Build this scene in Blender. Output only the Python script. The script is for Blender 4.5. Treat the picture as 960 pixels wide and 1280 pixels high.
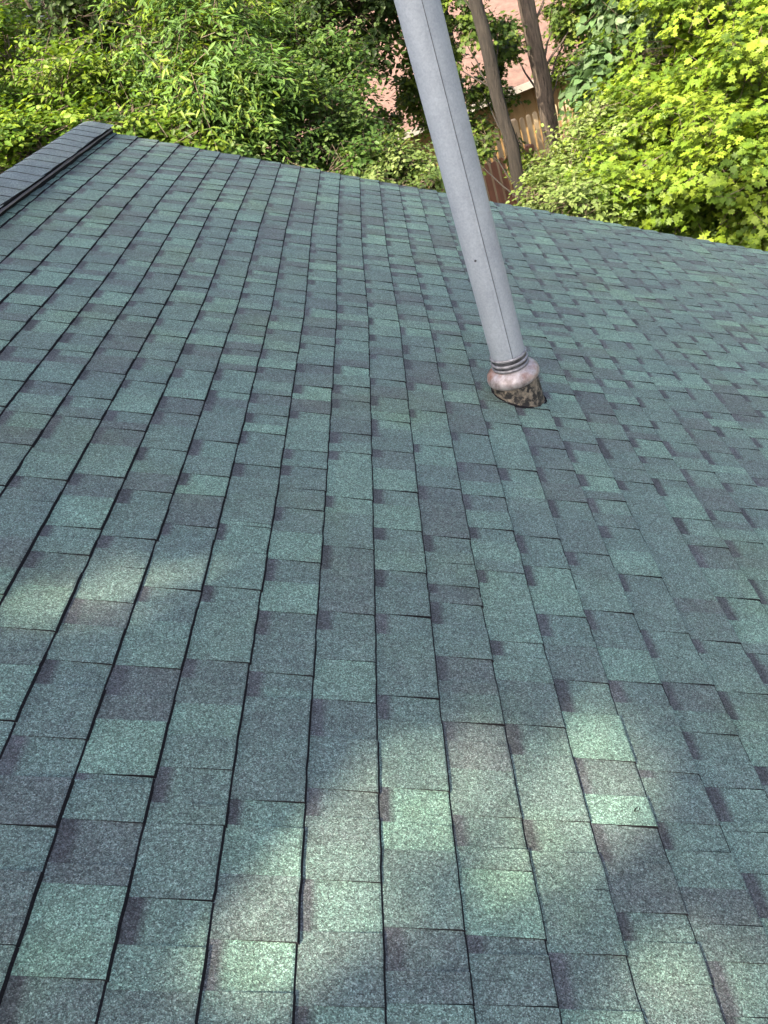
import bpy, math, random
import numpy as np
from mathutils import Matrix, Vector

for o in list(bpy.data.objects):
    bpy.data.objects.remove(o)
random.seed(7)
RNG = np.random.default_rng(11)
SC = bpy.context.scene
COL = SC.collection

# ------------------------------------------------------------------ camera
TH = math.radians(28.31)                      # roof pitch
CT, ST = math.cos(TH), math.sin(TH)
Z0 = 4.0                                      # height of the roof frame's origin
EXP = 0.143                                   # exposed width of a shingle course
FPX = 1000.0                                  # focal length in pixels of a 960 x 1280 picture
# rows: world x, y, z; columns: picture right, picture down, view direction
CAMW = np.array([[0.94960836, -0.27133236, -0.15691626],
                 [-0.02892664, -0.5743558, 0.81809453],
                 [-0.31210128, -0.77233035, -0.5532618]])
CAMP = np.array([0.40302, 0.0, Z0 + 1.29425])
cam = bpy.data.cameras.new('camera')
cam.sensor_fit = 'VERTICAL'
cam.sensor_height = 36.0
cam.lens = FPX / 1280 * 36.0
cam.clip_start = 0.05
cam.clip_end = 1000
camo = bpy.data.objects.new('camera', cam)
COL.objects.link(camo)
M = Matrix.Identity(4)
for r in range(3):
    M[r][0] = CAMW[r, 0]; M[r][1] = -CAMW[r, 1]; M[r][2] = -CAMW[r, 2]; M[r][3] = CAMP[r]
camo.matrix_world = M
SC.camera = camo

# ------------------------------------------------------------------ sky, sun, exposure
SUN_AZ = math.radians(214)                    # measured from +Y towards +X: behind and to the left
SUN_EL = math.radians(48)
L = np.array([math.sin(SUN_AZ) * math.cos(SUN_EL), math.cos(SUN_AZ) * math.cos(SUN_EL), math.sin(SUN_EL)])
world = bpy.data.worlds.new('World')
SC.world = world
world.use_nodes = True
wn = world.node_tree.nodes
sky = wn.new('ShaderNodeTexSky')
sky.sky_type = 'NISHITA'
sky.sun_disc = False
sky.sun_elevation = SUN_EL
sky.sun_rotation = SUN_AZ
sky.air_density = 0.6
sky.dust_density = 7.0
wn['Background'].inputs['Strength'].default_value = 0.15
world.node_tree.links.new(sky.outputs[0], wn['Background'].inputs['Color'])
sun = bpy.data.lights.new('sun', 'SUN')
sun.energy = 4.2
sun.angle = math.radians(0.53)
sun.color = (1.0, 0.87, 0.66)
suno = bpy.data.objects.new('sun', sun)
COL.objects.link(suno)
suno.rotation_euler = Vector(L).to_track_quat('Z', 'Y').to_euler()
suno.location = (0, 0, 40)
SC.view_settings.view_transform = 'Standard'
SC.view_settings.look = 'None'
SC.view_settings.exposure = 1.95
SC.view_settings.gamma = 1.0
SC.view_settings.use_curve_mapping = False

# ------------------------------------------------------------------ geometry of the view
def ray(px, py):
    d = CAMW @ np.array([px - 480.0, py - 640.0, FPX])
    return d / np.linalg.norm(d)
def at(px, py, dist):                          # point at a horizontal distance from the camera
    d = ray(px, py)
    return CAMP + d * dist / math.hypot(d[0], d[1])
def project(P):
    P = np.atleast_2d(P)
    q = (P - CAMP) @ CAMW
    return np.stack([480 + FPX * q[:, 0] / q[:, 2], 640 + FPX * q[:, 1] / q[:, 2], q[:, 2]], 1)
SV = np.array([CT, 0, -ST]); CV = np.array([0, 1.0, 0]); NV = np.array([ST, 0, CT])
ORG = np.array([0, 0, Z0])
def RW(s, c, n):                               # roof frame (down the slope, along it, out of it)
    s = np.asarray(s, float)[..., None]; c = np.asarray(c, float)[..., None]; n = np.asarray(n, float)[..., None]
    return ORG + s * SV + c * CV + n * NV
def roof_at(px, py):
    d = ray(px, py)
    t = ((ORG - CAMP) @ NV) / (d @ NV)
    p = CAMP + d * t - ORG
    return float(p @ SV), float(p @ CV)

# ------------------------------------------------------------------ object helpers
def tag(o, label=None, cat=None, group=None, kind=None):
    if label: o['label'] = label
    if cat: o['category'] = cat
    if group: o['group'] = group
    if kind: o['kind'] = kind
    return o
def empty(name, loc):
    o = bpy.data.objects.new(name, None)
    o.empty_display_size = 0.2
    COL.objects.link(o)
    o.location = loc
    return o
def wpos(o):
    v = Vector((0, 0, 0))
    while o:
        v += o.location; o = o.parent
    return v
def link(name, mesh, parent=None, loc=(0, 0, 0)):
    """mesh coordinates are world coordinates minus loc; parents are never rotated or scaled"""
    o = bpy.data.objects.new(name, mesh)
    COL.objects.link(o)
    if parent:
        o.parent = parent
        o.location = Vector([float(v) for v in loc]) - wpos(parent)
    else:
        o.location = [float(v) for v in loc]
    return o
class MB:
    def __init__(s):
        s.v = []; s.f = []; s.m = []; s.n = 0; s.c = []
    def add(s, verts, faces, mat=0, col=None):
        verts = np.asarray(verts, float)
        s.v.append(verts)
        k = s.n
        s.f += [tuple(i + k for i in f) for f in faces]
        s.m += (list(mat) if isinstance(mat, (list, tuple)) else [mat] * len(faces))
        if col is not None:
            s.c.append(np.asarray(col, float) if np.ndim(col) == 2 else np.tile(np.asarray(col, float), (len(verts), 1)))
        s.n += len(verts)
    def box(s, c, h, R=None, mat=0):
        p = np.array([[x, y, z] for x in (-1, 1) for y in (-1, 1) for z in (-1, 1)], float) * np.asarray(h)
        if R is not None: p = p @ np.asarray(R)
        s.add(p + np.asarray(c), [(0, 1, 3, 2), (4, 6, 7, 5), (0, 4, 5, 1), (2, 3, 7, 6), (0, 2, 6, 4), (1, 5, 7, 3)], mat)
    def tube(s, pts, rad, seg=8, mat=0, cap=True, rough=0.0):
        pts = np.asarray(pts, float); rad = np.asarray(rad, float)
        rings = []; u0 = None
        for i in range(len(pts)):
            a = pts[min(i + 1, len(pts) - 1)] - pts[max(i - 1, 0)]
            a = a / (np.linalg.norm(a) + 1e-9)
            if u0 is None: u0 = np.cross(a, [0.31, 0.95, 0.1] if abs(a[2]) > .6 else [0, 0, 1])
            u = u0 - a * (u0 @ a)
            u /= np.linalg.norm(u); w = np.cross(a, u); u0 = u
            an = np.arange(seg) * 2 * math.pi / seg
            rr = rad[i] * (1 + rough * RNG.uniform(-1, 1, seg))
            rings.append(pts[i] + (np.cos(an) * rr)[:, None] * u + (np.sin(an) * rr)[:, None] * w)
        fs = [(i * seg + j, i * seg + (j + 1) % seg, (i + 1) * seg + (j + 1) % seg, (i + 1) * seg + j)
              for i in range(len(pts) - 1) for j in range(seg)]
        if cap:
            fs.append(tuple(range(seg - 1, -1, -1)))
            fs.append(tuple((len(pts) - 1) * seg + j for j in range(seg)))
        s.add(np.concatenate(rings), fs, mat)
    def lathe(s, origin, prof, seg=40, mat=0):
        """prof = (radius, height) list turned about the vertical through origin"""
        an = np.arange(seg) * 2 * math.pi / seg
        v = np.concatenate([np.stack([r * np.cos(an), r * np.sin(an), np.full(seg, z)], 1) for r, z in prof]) + np.asarray(origin)
        fs = [(i * seg + j, i * seg + (j + 1) % seg, (i + 1) * seg + (j + 1) % seg, (i + 1) * seg + j)
              for i in range(len(prof) - 1) for j in range(seg)]
        s.add(v, fs, mat)
    def mesh(s, name, mats, loc=(0, 0, 0), smooth=False):
        me = bpy.data.meshes.new(name)
        v = np.concatenate(s.v) - np.asarray(loc, float)
        me.from_pydata(v.tolist(), [], s.f)
        for m in mats: me.materials.append(m)
        if len(mats) > 1: me.polygons.foreach_set('material_index', np.array(s.m, np.int32))
        if smooth: me.polygons.foreach_set('use_smooth', np.ones(len(s.f), bool))
        if s.c:
            at_ = me.color_attributes.new('tint', 'FLOAT_COLOR', 'POINT')
            c = np.concatenate(s.c)
            at_.data.foreach_set('color', np.concatenate([c, np.ones((len(c), 1))], 1).astype(np.float32).ravel())
        me.update()
        return me

# ------------------------------------------------------------------ materials
def mat(name):
    m = bpy.data.materials.new(name)
    m.use_nodes = True
    nt = m.node_tree
    return m, nt, nt.nodes['Principled BSDF']
def N(nt, kind, **kw):
    n = nt.nodes.new(kind)
    for k, v in kw.items():
        if k in n.inputs: n.inputs[k].default_value = v
        else: setattr(n, k, v)
    return n
def ramp(nt, src, stops):
    r = nt.nodes.new('ShaderNodeValToRGB')
    e = r.color_ramp.elements
    while len(e) < len(stops): e.new(0.5)
    for el, (p, c) in zip(e, stops):
        el.position = p
        el.color = (c, c, c, 1) if not hasattr(c, '__len__') else (*c, 1)
    nt.links.new(src, r.inputs['Fac'])
    return r.outputs['Color']
def mixc(nt, mode, fac, a, b):
    n = nt.nodes.new('ShaderNodeMix')
    n.data_type = 'RGBA'; n.blend_type = mode
    for i, v in ((0, fac), (6, a), (7, b)):
        if hasattr(v, 'is_linked') or hasattr(v, 'links'): nt.links.new(v, n.inputs[i])
        elif i == 0: n.inputs[0].default_value = v
        else: n.inputs[i].default_value = (*v, 1)
    return n.outputs[2]
def posn(nt):
    return nt.nodes.new('ShaderNodeNewGeometry').outputs['Position']

def granule_mat():
    m, nt, b = mat('shingle_granules')
    P = posn(nt)
    at_ = N(nt, 'ShaderNodeAttribute', attribute_name='tint')
    v1 = N(nt, 'ShaderNodeTexVoronoi', Scale=520.0); nt.links.new(P, v1.inputs['Vector'])
    v2 = N(nt, 'ShaderNodeTexVoronoi', Scale=270.0); nt.links.new(P, v2.inputs['Vector'])
    n3 = N(nt, 'ShaderNodeTexNoise', Scale=85.0, Detail=3.0, Roughness=0.7); nt.links.new(P, n3.inputs['Vector'])
    n4 = N(nt, 'ShaderNodeTexNoise', Scale=2.2, Detail=4.0, Roughness=0.6); nt.links.new(P, n4.inputs['Vector'])
    n5 = N(nt, 'ShaderNodeTexNoise', Scale=11.0, Detail=3.0, Roughness=0.6); nt.links.new(P, n5.inputs['Vector'])
    s1 = nt.nodes.new('ShaderNodeSeparateColor'); nt.links.new(v1.outputs['Color'], s1.inputs[0])
    s2 = nt.nodes.new('ShaderNodeSeparateColor'); nt.links.new(v2.outputs['Color'], s2.inputs[0])
    sp1 = ramp(nt, s1.outputs[0], [(0.0, .34), (.35, .74), (.72, 1.08), (1.0, 1.95)])
    sp2 = ramp(nt, s2.outputs[0], [(0.0, .66), (.5, .98), (1.0, 1.36)])
    sp3 = ramp(nt, n3.outputs['Fac'], [(.25, .84), (.75, 1.16)])
    c = mixc(nt, 'MULTIPLY', 1.0, at_.outputs['Color'], sp1)
    c = mixc(nt, 'MULTIPLY', 1.0, c, sp2)
    c = mixc(nt, 'MULTIPLY', 1.0, c, sp3)
    # hue of single granules: grey-violet ones among the green
    hu = ramp(nt, s1.outputs[1], [(.15, (1.06, 1.0, 1.02)), (.6, (.98, 1.0, .99)), (.95, (.95, 1.03, 1.0))])
    c = mixc(nt, 'MULTIPLY', 1.0, c, hu)
    # weathering: faint algae-green and worn patches
    w = ramp(nt, n4.outputs['Fac'], [(.35, (.95, .97, 1.02)), (.55, (1, 1, 1)), (.72, (1.05, 1.07, .93))])
    c = mixc(nt, 'MULTIPLY', 1.0, c, w)
    n6 = N(nt, 'ShaderNodeTexNoise', Scale=34.0, Detail=4.0, Roughness=0.7); nt.links.new(P, n6.inputs['Vector'])
    c = mixc(nt, 'MULTIPLY', 1.0, c, ramp(nt, n6.outputs['Fac'], [(.3, (.92, .88, .90)), (.7, (1.06, 1.11, 1.08))]))
    w2 = ramp(nt, n5.outputs['Fac'], [(.3, .9), (.7, 1.1)])
    c = mixc(nt, 'MULTIPLY', 1.0, c, w2)
    nt.links.new(c, b.inputs['Base Color'])
    b.inputs['Roughness'].default_value = 0.78
    b.inputs['Specular IOR Level'].default_value = 0.42
    bp = N(nt, 'ShaderNodeBump', Strength=0.55, Distance=0.0016)
    nt.links.new(v1.outputs['Distance'], bp.inputs['Height'])
    bp2 = N(nt, 'ShaderNodeBump', Strength=0.5, Distance=0.003)
    nt.links.new(n3.outputs['Fac'], bp2.inputs['Height'])
    nt.links.new(bp.outputs[0], bp2.inputs['Normal'])
    nt.links.new(bp2.outputs[0], b.inputs['Normal'])
    return m
def simple_mat(name, c0, c1, scale=8, rough=.7, bump=0.0, metal=0.0, stretch=None, spec=.5, detail=5.0):
    m, nt, b = mat(name)
    P = posn(nt)
    if stretch:
        mp = N(nt, 'ShaderNodeMapping'); mp.inputs['Scale'].default_value = stretch
        nt.links.new(P, mp.inputs['Vector']); P = mp.outputs[0]
    n = N(nt, 'ShaderNodeTexNoise', Scale=scale, Detail=detail, Roughness=.65); nt.links.new(P, n.inputs['Vector'])
    nt.links.new(ramp(nt, n.outputs['Fac'], [(.3, c0), (.7, c1)]), b.inputs['Base Color'])
    b.inputs['Roughness'].default_value = rough; b.inputs['Metallic'].default_value = metal
    b.inputs['Specular IOR Level'].default_value = spec
    if bump:
        bp = N(nt, 'ShaderNodeBump', Strength=.8, Distance=bump)
        nt.links.new(n.outputs['Fac'], bp.inputs['Height']); nt.links.new(bp.outputs[0], b.inputs['Normal'])
    return m
def leaf_mat(name, trans=.38, rough=.52):
    m, nt, b = mat(name)
    at_ = N(nt, 'ShaderNodeAttribute', attribute_name='tint')
    nt.links.new(at_.outputs['Color'], b.inputs['Base Color'])
    b.inputs['Roughness'].default_value = rough
    b.inputs['Specular IOR Level'].default_value = .32
    t = nt.nodes.new('ShaderNodeBsdfTranslucent')
    nt.links.new(mixc(nt, 'MULTIPLY', 1.0, at_.outputs['Color'], (1.35, 1.3, .55)), t.inputs['Color'])
    mx = N(nt, 'ShaderNodeMixShader', Fac=trans)
    nt.links.new(b.outputs[0], mx.inputs[1]); nt.links.new(t.outputs[0], mx.inputs[2])
    nt.links.new(mx.outputs[0], nt.nodes['Material Output'].inputs['Surface'])
    return m

GRAN = granule_mat()
ASPH = simple_mat('asphalt_cut_edge_and_gap_shade', (.006, .006, .008), (.02, .019, .021), 300, .95, spec=.15)
DECK = simple_mat('roof_underlay', (.02, .02, .02), (.035, .033, .03), 30, .9)
VENTP = simple_mat('vent_mesh', (.18, .155, .15), (.34, .30, .29), 40, .8)
PAINT = simple_mat('white_trim', (.26, .24, .21), (.38, .36, .32), 3, .6)
SIDING = simple_mat('beige_siding', (.42, .39, .33), (.5, .46, .4), 4, .6)
LEAF = leaf_mat('leaf')
LEAFD = leaf_mat('leaf_matte', .25, .5)
BARK = simple_mat('bark', (.012, .0095, .008), (.13, .10, .078), 42, .9, .06, stretch=(1.3, 1.3, .16))
BARK_SHADE = simple_mat('bark_shade_tone', (.009, .0075, .006), (.036, .029, .023), 30, .9, .04, stretch=(1.3, 1.3, .2))  # darker copy of the bark, with trunk shade put into its colour
TWIG = simple_mat('twig', (.07, .05, .035), (.13, .10, .07), 20, .9)

# ------------------------------------------------------------------ ground
def ground_mat():
    m, nt, b = mat('ground')
    P = posn(nt)
    n1 = N(nt, 'ShaderNodeTexNoise', Scale=.35, Detail=5.0); nt.links.new(P, n1.inputs['Vector'])
    n2 = N(nt, 'ShaderNodeTexNoise', Scale=9.0, Detail=6.0, Roughness=.75); nt.links.new(P, n2.inputs['Vector'])
    g = ramp(nt, n2.outputs['Fac'], [(.3, (.022, .035, .012)), (.7, (.06, .085, .025))])
    l = ramp(nt, n2.outputs['Fac'], [(.3, (.05, .033, .022)), (.7, (.14, .095, .062))])
    f = ramp(nt, n1.outputs['Fac'], [(.42, 0.0), (.58, 1.0)])
    nt.links.new(mixc(nt, 'MIX', f, g, l), b.inputs['Base Color'])
    b.inputs['Roughness'].default_value = .95
    bp = N(nt, 'ShaderNodeBump', Strength=.8, Distance=.05)
    nt.links.new(n2.outputs['Fac'], bp.inputs['Height']); nt.links.new(bp.outputs[0], b.inputs['Normal'])
    return m
g = MB()
gn = 60
gx = np.linspace(-1, 1, gn); gx = np.sign(gx) * np.abs(gx) ** 2.2 * 300
GX, GY = np.meshgrid(gx, gx, indexing='ij')
GZ = .05 * np.sin(GX * .31 + 1) * np.cos(GY * .27) - .05
g.add(np.stack([GX.ravel(), GY.ravel() + 10, GZ.ravel()], 1),
      [(i * gn + j, (i + 1) * gn + j, (i + 1) * gn + j + 1, i * gn + j + 1) for i in range(gn - 1) for j in range(gn - 1)])
tag(link('ground', g.mesh('ground', [ground_mat()], smooth=True)), kind='structure')

# ------------------------------------------------------------------ the house under the camera
RIDGE = -1.94; EAVE = 25 * EXP; RAKE = 6.15; BACK = -4.0
rx = RIDGE * CT; rz = Z0 - RIDGE * ST
house = empty('house', (rx, 1.0, 0))
tag(house, 'house whose low roof of green and slate grey laminate shingles fills the foreground', 'house')
d = MB()
ev = (EAVE - RIDGE) * CT
ez = rz - (EAVE - RIDGE) * ST
def prism(mb, y0, y1, dz0, dz1, x_in=0.0, m=0):
    """gabled slab between two heights under the roof planes"""
    pr = [(-ev + x_in, ez + x_in * ST / CT), (0, rz), (ev - x_in, ez + x_in * ST / CT)]
    v = [(rx + x, y, z + dz) for y in (y0, y1) for dz in (dz0, dz1) for x, z in pr]
    f = [(0, 1, 4, 3), (1, 2, 5, 4), (6, 9, 10, 7), (7, 10, 11, 8), (3, 4, 10, 9), (4, 5, 11, 10), (0, 6, 7, 1), (1, 7, 8, 2), (0, 3, 9, 6), (2, 8, 11, 5)]
    mb.add(v, f, m)
prism(d, BACK + .02, RAKE - .03, -.03, -.004)
roof = link('roof', d.mesh('roof', [DECK], (rx, 1, rz)), house, (rx, 1, rz))
w = MB()
for y in (BACK + .35, RAKE - .4):              # gable walls, then side walls
    v = [(rx - ev + .4, y + t, 0) for t in (-.07, .07)] + [(rx + ev - .4, y + t, 0) for t in (-.07, .07)] + \
        [(rx + ev - .4, y + t, ez + .4 * ST / CT - .05) for t in (-.07, .07)] + [(rx, y + t, rz - .05) for t in (-.07, .07)] + [(rx - ev + .4, y + t, ez + .4 * ST / CT - .05) for t in (-.07, .07)]
    w = MB()
    w.add(v, [(0, 2, 4, 6, 8), (1, 9, 7, 5, 3), (0, 1, 3, 2), (2, 3, 5, 4), (0, 8, 9, 1)])
    link('gable_wall', w.mesh('gable_wall', [SIDING], (rx, y, 0)), house, (rx, y, 0))
for sx in (-1, 1):
    w = MB()
    w.box((rx + sx * (ev - .47), (BACK + RAKE) / 2, (ez + .1) / 2), (.07, (RAKE - BACK) / 2 - .45, (ez + .1) / 2))
    link('side_wall', w.mesh('side_wall', [SIDING], (rx, 1, 0)), house, (rx, 1, 0))
fa = MB()
for y in (BACK + .005, RAKE - .015):
    for sx in (-1, 1):
        R = np.array([[CT * sx, 0, -ST], [0, 1, 0], [ST * sx, 0, CT]])
        c = np.array([rx + sx * ev / 2, y, (rz + ez) / 2]) - R[2] * .115
        fa = MB(); fa.box(c, ((EAVE - RIDGE) / 2 - .06, .012, .08), R)
        link('fascia', fa.mesh('fascia', [PAINT], c), house, c)
DRIP = simple_mat('dark_metal', (.02, .022, .024), (.04, .042, .045), 5, .5)     # metal drip edge at the rakes
for y in (BACK, RAKE - .012):
    for sx in (-1, 1):
        R = np.array([[CT * sx, 0, -ST], [0, 1, 0], [ST * sx, 0, CT]])
        c = np.array([rx + sx * ev / 2, y, (rz + ez) / 2]) - R[2] * .016
        de = MB(); de.box(c, ((EAVE - RIDGE) / 2 - .03, .005, .018), R)
        link('drip_edge', de.mesh('drip_edge', [DRIP], c), roof, c)

# ---- the shingle tabs: far end of each tab as read off the photograph.
# R: recessed tab (a step down from the tab behind it, with the printed shadow band),
# T: raised tab, C: only the granule blend changes
TABS = """30,1033,R,45;30,1090,T,20;7,1182,T,40;125,1026,R,12;100,1106,T,88;70,1222,R,35;210,1030,T,45;210,1124,R,66;190,1240,T,35;
300,1093,T,22;293,1175,R,80;290,1240,T,45;340,1003,R,75;430,1060,C,40;430,1102,R,62;427,1167,T,28;425,1260,R,75;527,1065,T,42;
533,1162,R,22;537,1257,T,60;615,1022,R,40;607,1087,T,85;610,1170,R,30;612,1193,T,30;620,1257,T,40;700,1028,R,45;715,1112,T,45;730,1193,R,40;
773,1032,R,18;790,1080,T,15;817,1143,R,45;840,1230,T,35;853,1030,R,55;873,1110,T,12;917,1203,R,50;920,1040,T,60;942,1092,R,65;950,1160,T,28;
33,787,R,35;23,833,T,72;10,903,R,50;130,752,R,12;117,783,T,42;100,828,R,42;77,877,T,40;63,923,R,48;50,973,T,12;203,778,T,66;187,835,R,10;163,902,T,95;
147,970,R,48;143,978,T,52;280,773,T,62;273,827,R,30;263,882,T,78;253,922,C,45;247,962,R,48;363,767,R,36;357,843,R,40;357,862,C,60;357,875,T,34;
437,767,R,38;433,827,T,74;433,877,R,30;432,923,T,32;430,988,R,25;503,770,R,45;505,823,T,42;510,872,R,48;517,925,T,48;520,987,R,88;
567,755,R,40;573,783,T,42;580,823,R,12;583,868,C,34;590,905,R,6;600,963,T,36;657,805,R,58;660,853,T,28;673,908,R,42;683,947,T,40;
697,770,R,48;707,808,T,28;723,852,R,55;740,893,T,86;753,950,R,28;763,995,T,88;757,765,R,42;780,812,T,78;790,853,R,34;820,907,T,42;830,935,C,32;833,965,R,28;838,975,T,34;
827,790,R,50;842,825,T,52;857,855,R,18;867,890,T,48;883,917,R,45;920,987,R,62;893,802,R,52;910,843,T,55;927,867,R,45;870,750,T,12;877,767,C,32;
83,538,R,48;67,567,T,66;50,598,R,36;40,627,T,40;20,673,C,18;6,712,C,62;150,537,R,12;143,558,T,62;123,595,R,20;107,622,T,88;90,660,R,55;70,692,R,34;53,733,T,60;
220,517,R,28;212,533,T,50;203,562,R,58;193,593,T,16;187,615,R,46;180,633,T,46;160,673,R,40;147,710,T,42;283,508,R,40;273,553,R,72;265,573,T,50;260,595,R,98;250,620,T,16;240,658,R,40;225,690,T,46;217,737,R,40;
305,580,R,50;300,618,T,48;300,657,R,78;290,690,T,66;290,735,R,60;337,543,R,48;337,560,C,70;337,585,R,42;333,657,T,78;390,517,R,66;387,565,R,52;383,585,R,38;377,637,R,40;373,667,T,84;370,702,R,38;367,730,T,88;
440,502,R,28;440,543,R,26;440,552,C,56;440,567,R,78;437,623,R,72;437,643,C,44;437,685,R,28;434,715,T,22;490,537,R,40;493,565,R,26;493,588,T,78;497,615,R,48;497,633,T,84;500,663,R,50;500,692,T,62;500,715,R,38;
537,515,R,68;540,558,R,78;543,583,C,36;547,610,R,16;550,640,T,18;557,672,R,40;560,705,T,44;567,733,R,16;582,505,R,26;584,520,T,16;587,543,R,46;593,580,R,14;597,603,T,66;600,620,R,28;607,640,T,62;613,662,R,50;617,680,C,78;620,702,C,44;623,715,R,72;
630,530,R,72;640,560,T,60;647,588,R,68;653,623,T,38;670,672,R,50;683,710,R,88;677,537,R,12;680,560,R,28;693,587,R,28;697,605,T,18;707,627,R,46;716,650,T,34;730,692,R,46;737,725,T,62;
720,563,R,68;740,595,R,98;747,615,C,26;753,625,R,62;760,643,T,34;773,660,R,50;787,690,T,82;797,720,R,44;767,563,R,38;783,602,R,44"""
ctl = {}
for e in TABS.replace('\n', '').split(';'):
    x, y, ty, tn = e.split(',')
    s, c = roof_at(float(x), float(y))
    ctl.setdefault(int(math.floor(s / EXP)), []).append((c, ty, int(tn) / 100))
def wav(c):                                     # the courses were not laid dead straight
    return float(np.interp(c, [-4, 0, 1, 2.1, 3.4, 4.6, 6.3], [0, 0, -.002, .005, .010, -.014, -.018]))
SLATE = np.array([.090, .108, .106]); MID = np.array([.112, .166, .145]); TEAL = np.array([.145, .236, .187])
BANDC = np.array([.056, .063, .066])
def tone_col(t):
    return SLATE + (MID - SLATE) * t / .45 if t < .45 else MID + (TEAL - MID) * (t - .45) / .55
def rand_tone(rng):
    return rng.choices([rng.uniform(.05, .25), rng.uniform(.3, .5), rng.uniform(.45, .7), rng.uniform(.75, 1.0)], [.18, .33, .31, .18])[0]

def course_cells(k, c_far, c_near, entries, rng):
    """list of (c_far, c_near, raised, [(c, tone), ...]) going from the far rake towards the camera"""
    ev_ = sorted(entries, key=lambda e: -e[0])
    out = []
    def fill(a, b):
        raised = rng.random() < .5
        while a > b + 1e-6:
            ln = rng.uniform(.05, .12) if not raised else rng.uniform(.045, .15)
            if a - ln < b + .03: ln = a - b
            out.append([a, a - ln, raised, [(a, rand_tone(rng))]])
            if ln > .1 and rng.random() < .45: out[-1][3].append((a - ln * rng.uniform(.35, .7), rand_tone(rng)))
            a -= ln; raised = not raised
    if not ev_:
        fill(c_far, c_near); return out
    fill(c_far, ev_[0][0])
    for i, (c, ty, tn) in enumerate(ev_):
        nx = ev_[i + 1][0] if i + 1 < len(ev_) else c - .09
        if c - nx < .004: continue
        if ty == 'C' and out:
            out[-1][1] = nx; out[-1][3].append((c, tn))
        else:
            nt_ = ev_[i + 1][1] if i + 1 < len(ev_) else 'T'
            if ty == 'R' and nt_ == 'R':        # the raised tab that makes the next step down
                m_ = c + (nx - c) * rng.uniform(.4, .62)
                out.append([c, m_, False, [(c, tn)]]); out.append([m_, nx, True, [(m_, tn)]])
            else:
                out.append([c, nx, ty == 'R' and False or ty == 'T', [(c, tn)]])
    fill(out[-1][1], c_near)
    o2 = []
    for a, b, rs, tl in out:                    # no recess runs longer than a tab
        if not rs and a - b > .105:
            m_ = a - rng.uniform(.05, .085)
            o2.append([a, m_, False, [t for t in tl if t[0] > m_]])
            o2.append([m_, b, True, [(m_, o2[-1][3][-1][1])] + [t for t in tl if t[0] <= m_]])
        else: o2.append([a, b, rs, tl])
    return o2

def cell_mesh(mb, k, cell, rng, frame, origin_shift=0.0):
    c0, c1, raised, tones = cell
    t = rng.uniform(.0075, .0092) if raised else rng.uniform(.0042, .0052)
    bandk = rng.uniform(.95, 1.45)
    js = rng.gauss(0, .0005)
    sl = rng.uniform(-.003, .003)
    cs = [c0]; tl = [tones[0][1]]
    for cc, tn in tones[1:]:
        if c1 + .01 < cc < c0 - .01:
            cs += [cc + .006, cc - .006]; tl += [tl[-1], tn]
    cs.append(c1); tl.append(tl[-1])
    i = 0
    while i < len(cs) - 1:                       # ragged cut edges
        if cs[i] - cs[i + 1] > .045:
            cs.insert(i + 1, cs[i] - rng.uniform(.022, .034)); tl.insert(i + 1, tl[i])
        i += 1
    if len(cs) == 2:
        cs.insert(1, (c0 + c1) / 2); tl.insert(1, tl[0])
    bw = rng.uniform(.09, .19)
    us = [-.10, bw, bw + .13, .945, .972]
    nC, nU = len(cs), len(us)
    V = []; Cc = []
    endj = [rng.gauss(0, .0005) for _ in cs]
    for i, (c, tn) in enumerate(zip(cs, tl)):
        base = tone_col(min(1, max(0, tn + rng.gauss(0, .03))))
        wv = wav(c)
        for j, u in enumerate(us):
            n = -.0004 + t * max(u, -.05)
            if u == .972: n -= .0012
            if u > .9: n += endj[i] * .5
            cc = c + (sl * u if i in (0, nC - 1) else 0)
            s = (k + u) * EXP + wv + (js + endj[i] if u > .9 else 0) + origin_shift
            V.append(frame(s, cc, n))
            Cc.append(BANDC * bandk * rng.uniform(.93, 1.07) if (not raised and j <= 1) else base * rng.uniform(.97, 1.03))
    F = []; Mi = []
    for i in range(nC - 1):
        for j in range(nU - 1):
            a = i * nU + j
            F.append((a, a + 1, a + nU + 1, a + nU)); Mi.append(0)
    b0 = len(V)
    for i in range(nC):                          # underside
        c = cs[i] + (sl if i in (0, nC - 1) else 0)
        V.append(frame((k - .10) * EXP + wav(c) + origin_shift, cs[i] - (sl * .1 if i in (0, nC - 1) else 0), -.0035))
        V.append(frame((k + 1) * EXP + wav(c) + js + endj[i] + .0020 + origin_shift, c, -.0016))
        Cc += [BANDC, BANDC]
    for i in range(nC - 1):                      # butt edge, underside
        F.append((i * nU + nU - 1, b0 + 2 * i + 1, b0 + 2 * i + 3, (i + 1) * nU + nU - 1)); Mi.append(1)
        F.append((b0 + 2 * i, b0 + 2 * i + 2, b0 + 2 * i + 3, b0 + 2 * i + 1)); Mi.append(1)
    F.append(tuple(range(nU)) + (b0 + 1, b0)); Mi.append(1)
    e = (nC - 1) * nU
    F.append(tuple(e + j for j in range(nU - 1, -1, -1)) + (b0 + 2 * nC - 2, b0 + 2 * nC - 1)); Mi.append(1)
    mb.add(np.array(V), F, Mi, np.array(Cc))
def fr_front(s, c, n): return ORG + s * SV + c * CV + n * NV
SVb = np.array([-CT, 0, -ST]); NVb = np.array([-ST, 0, CT]); RID = np.array([rx, 0, rz])
def fr_back(s, c, n): return RID + (s - RIDGE) * SVb + c * CV + n * NVb

rng = random.Random(5)
cells = []
for k in range(-13, 25):
    for ce in course_cells(k, RAKE + rng.uniform(-.006, .004), BACK, ctl.get(k, []), rng):
        cells.append((k, ce))
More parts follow.
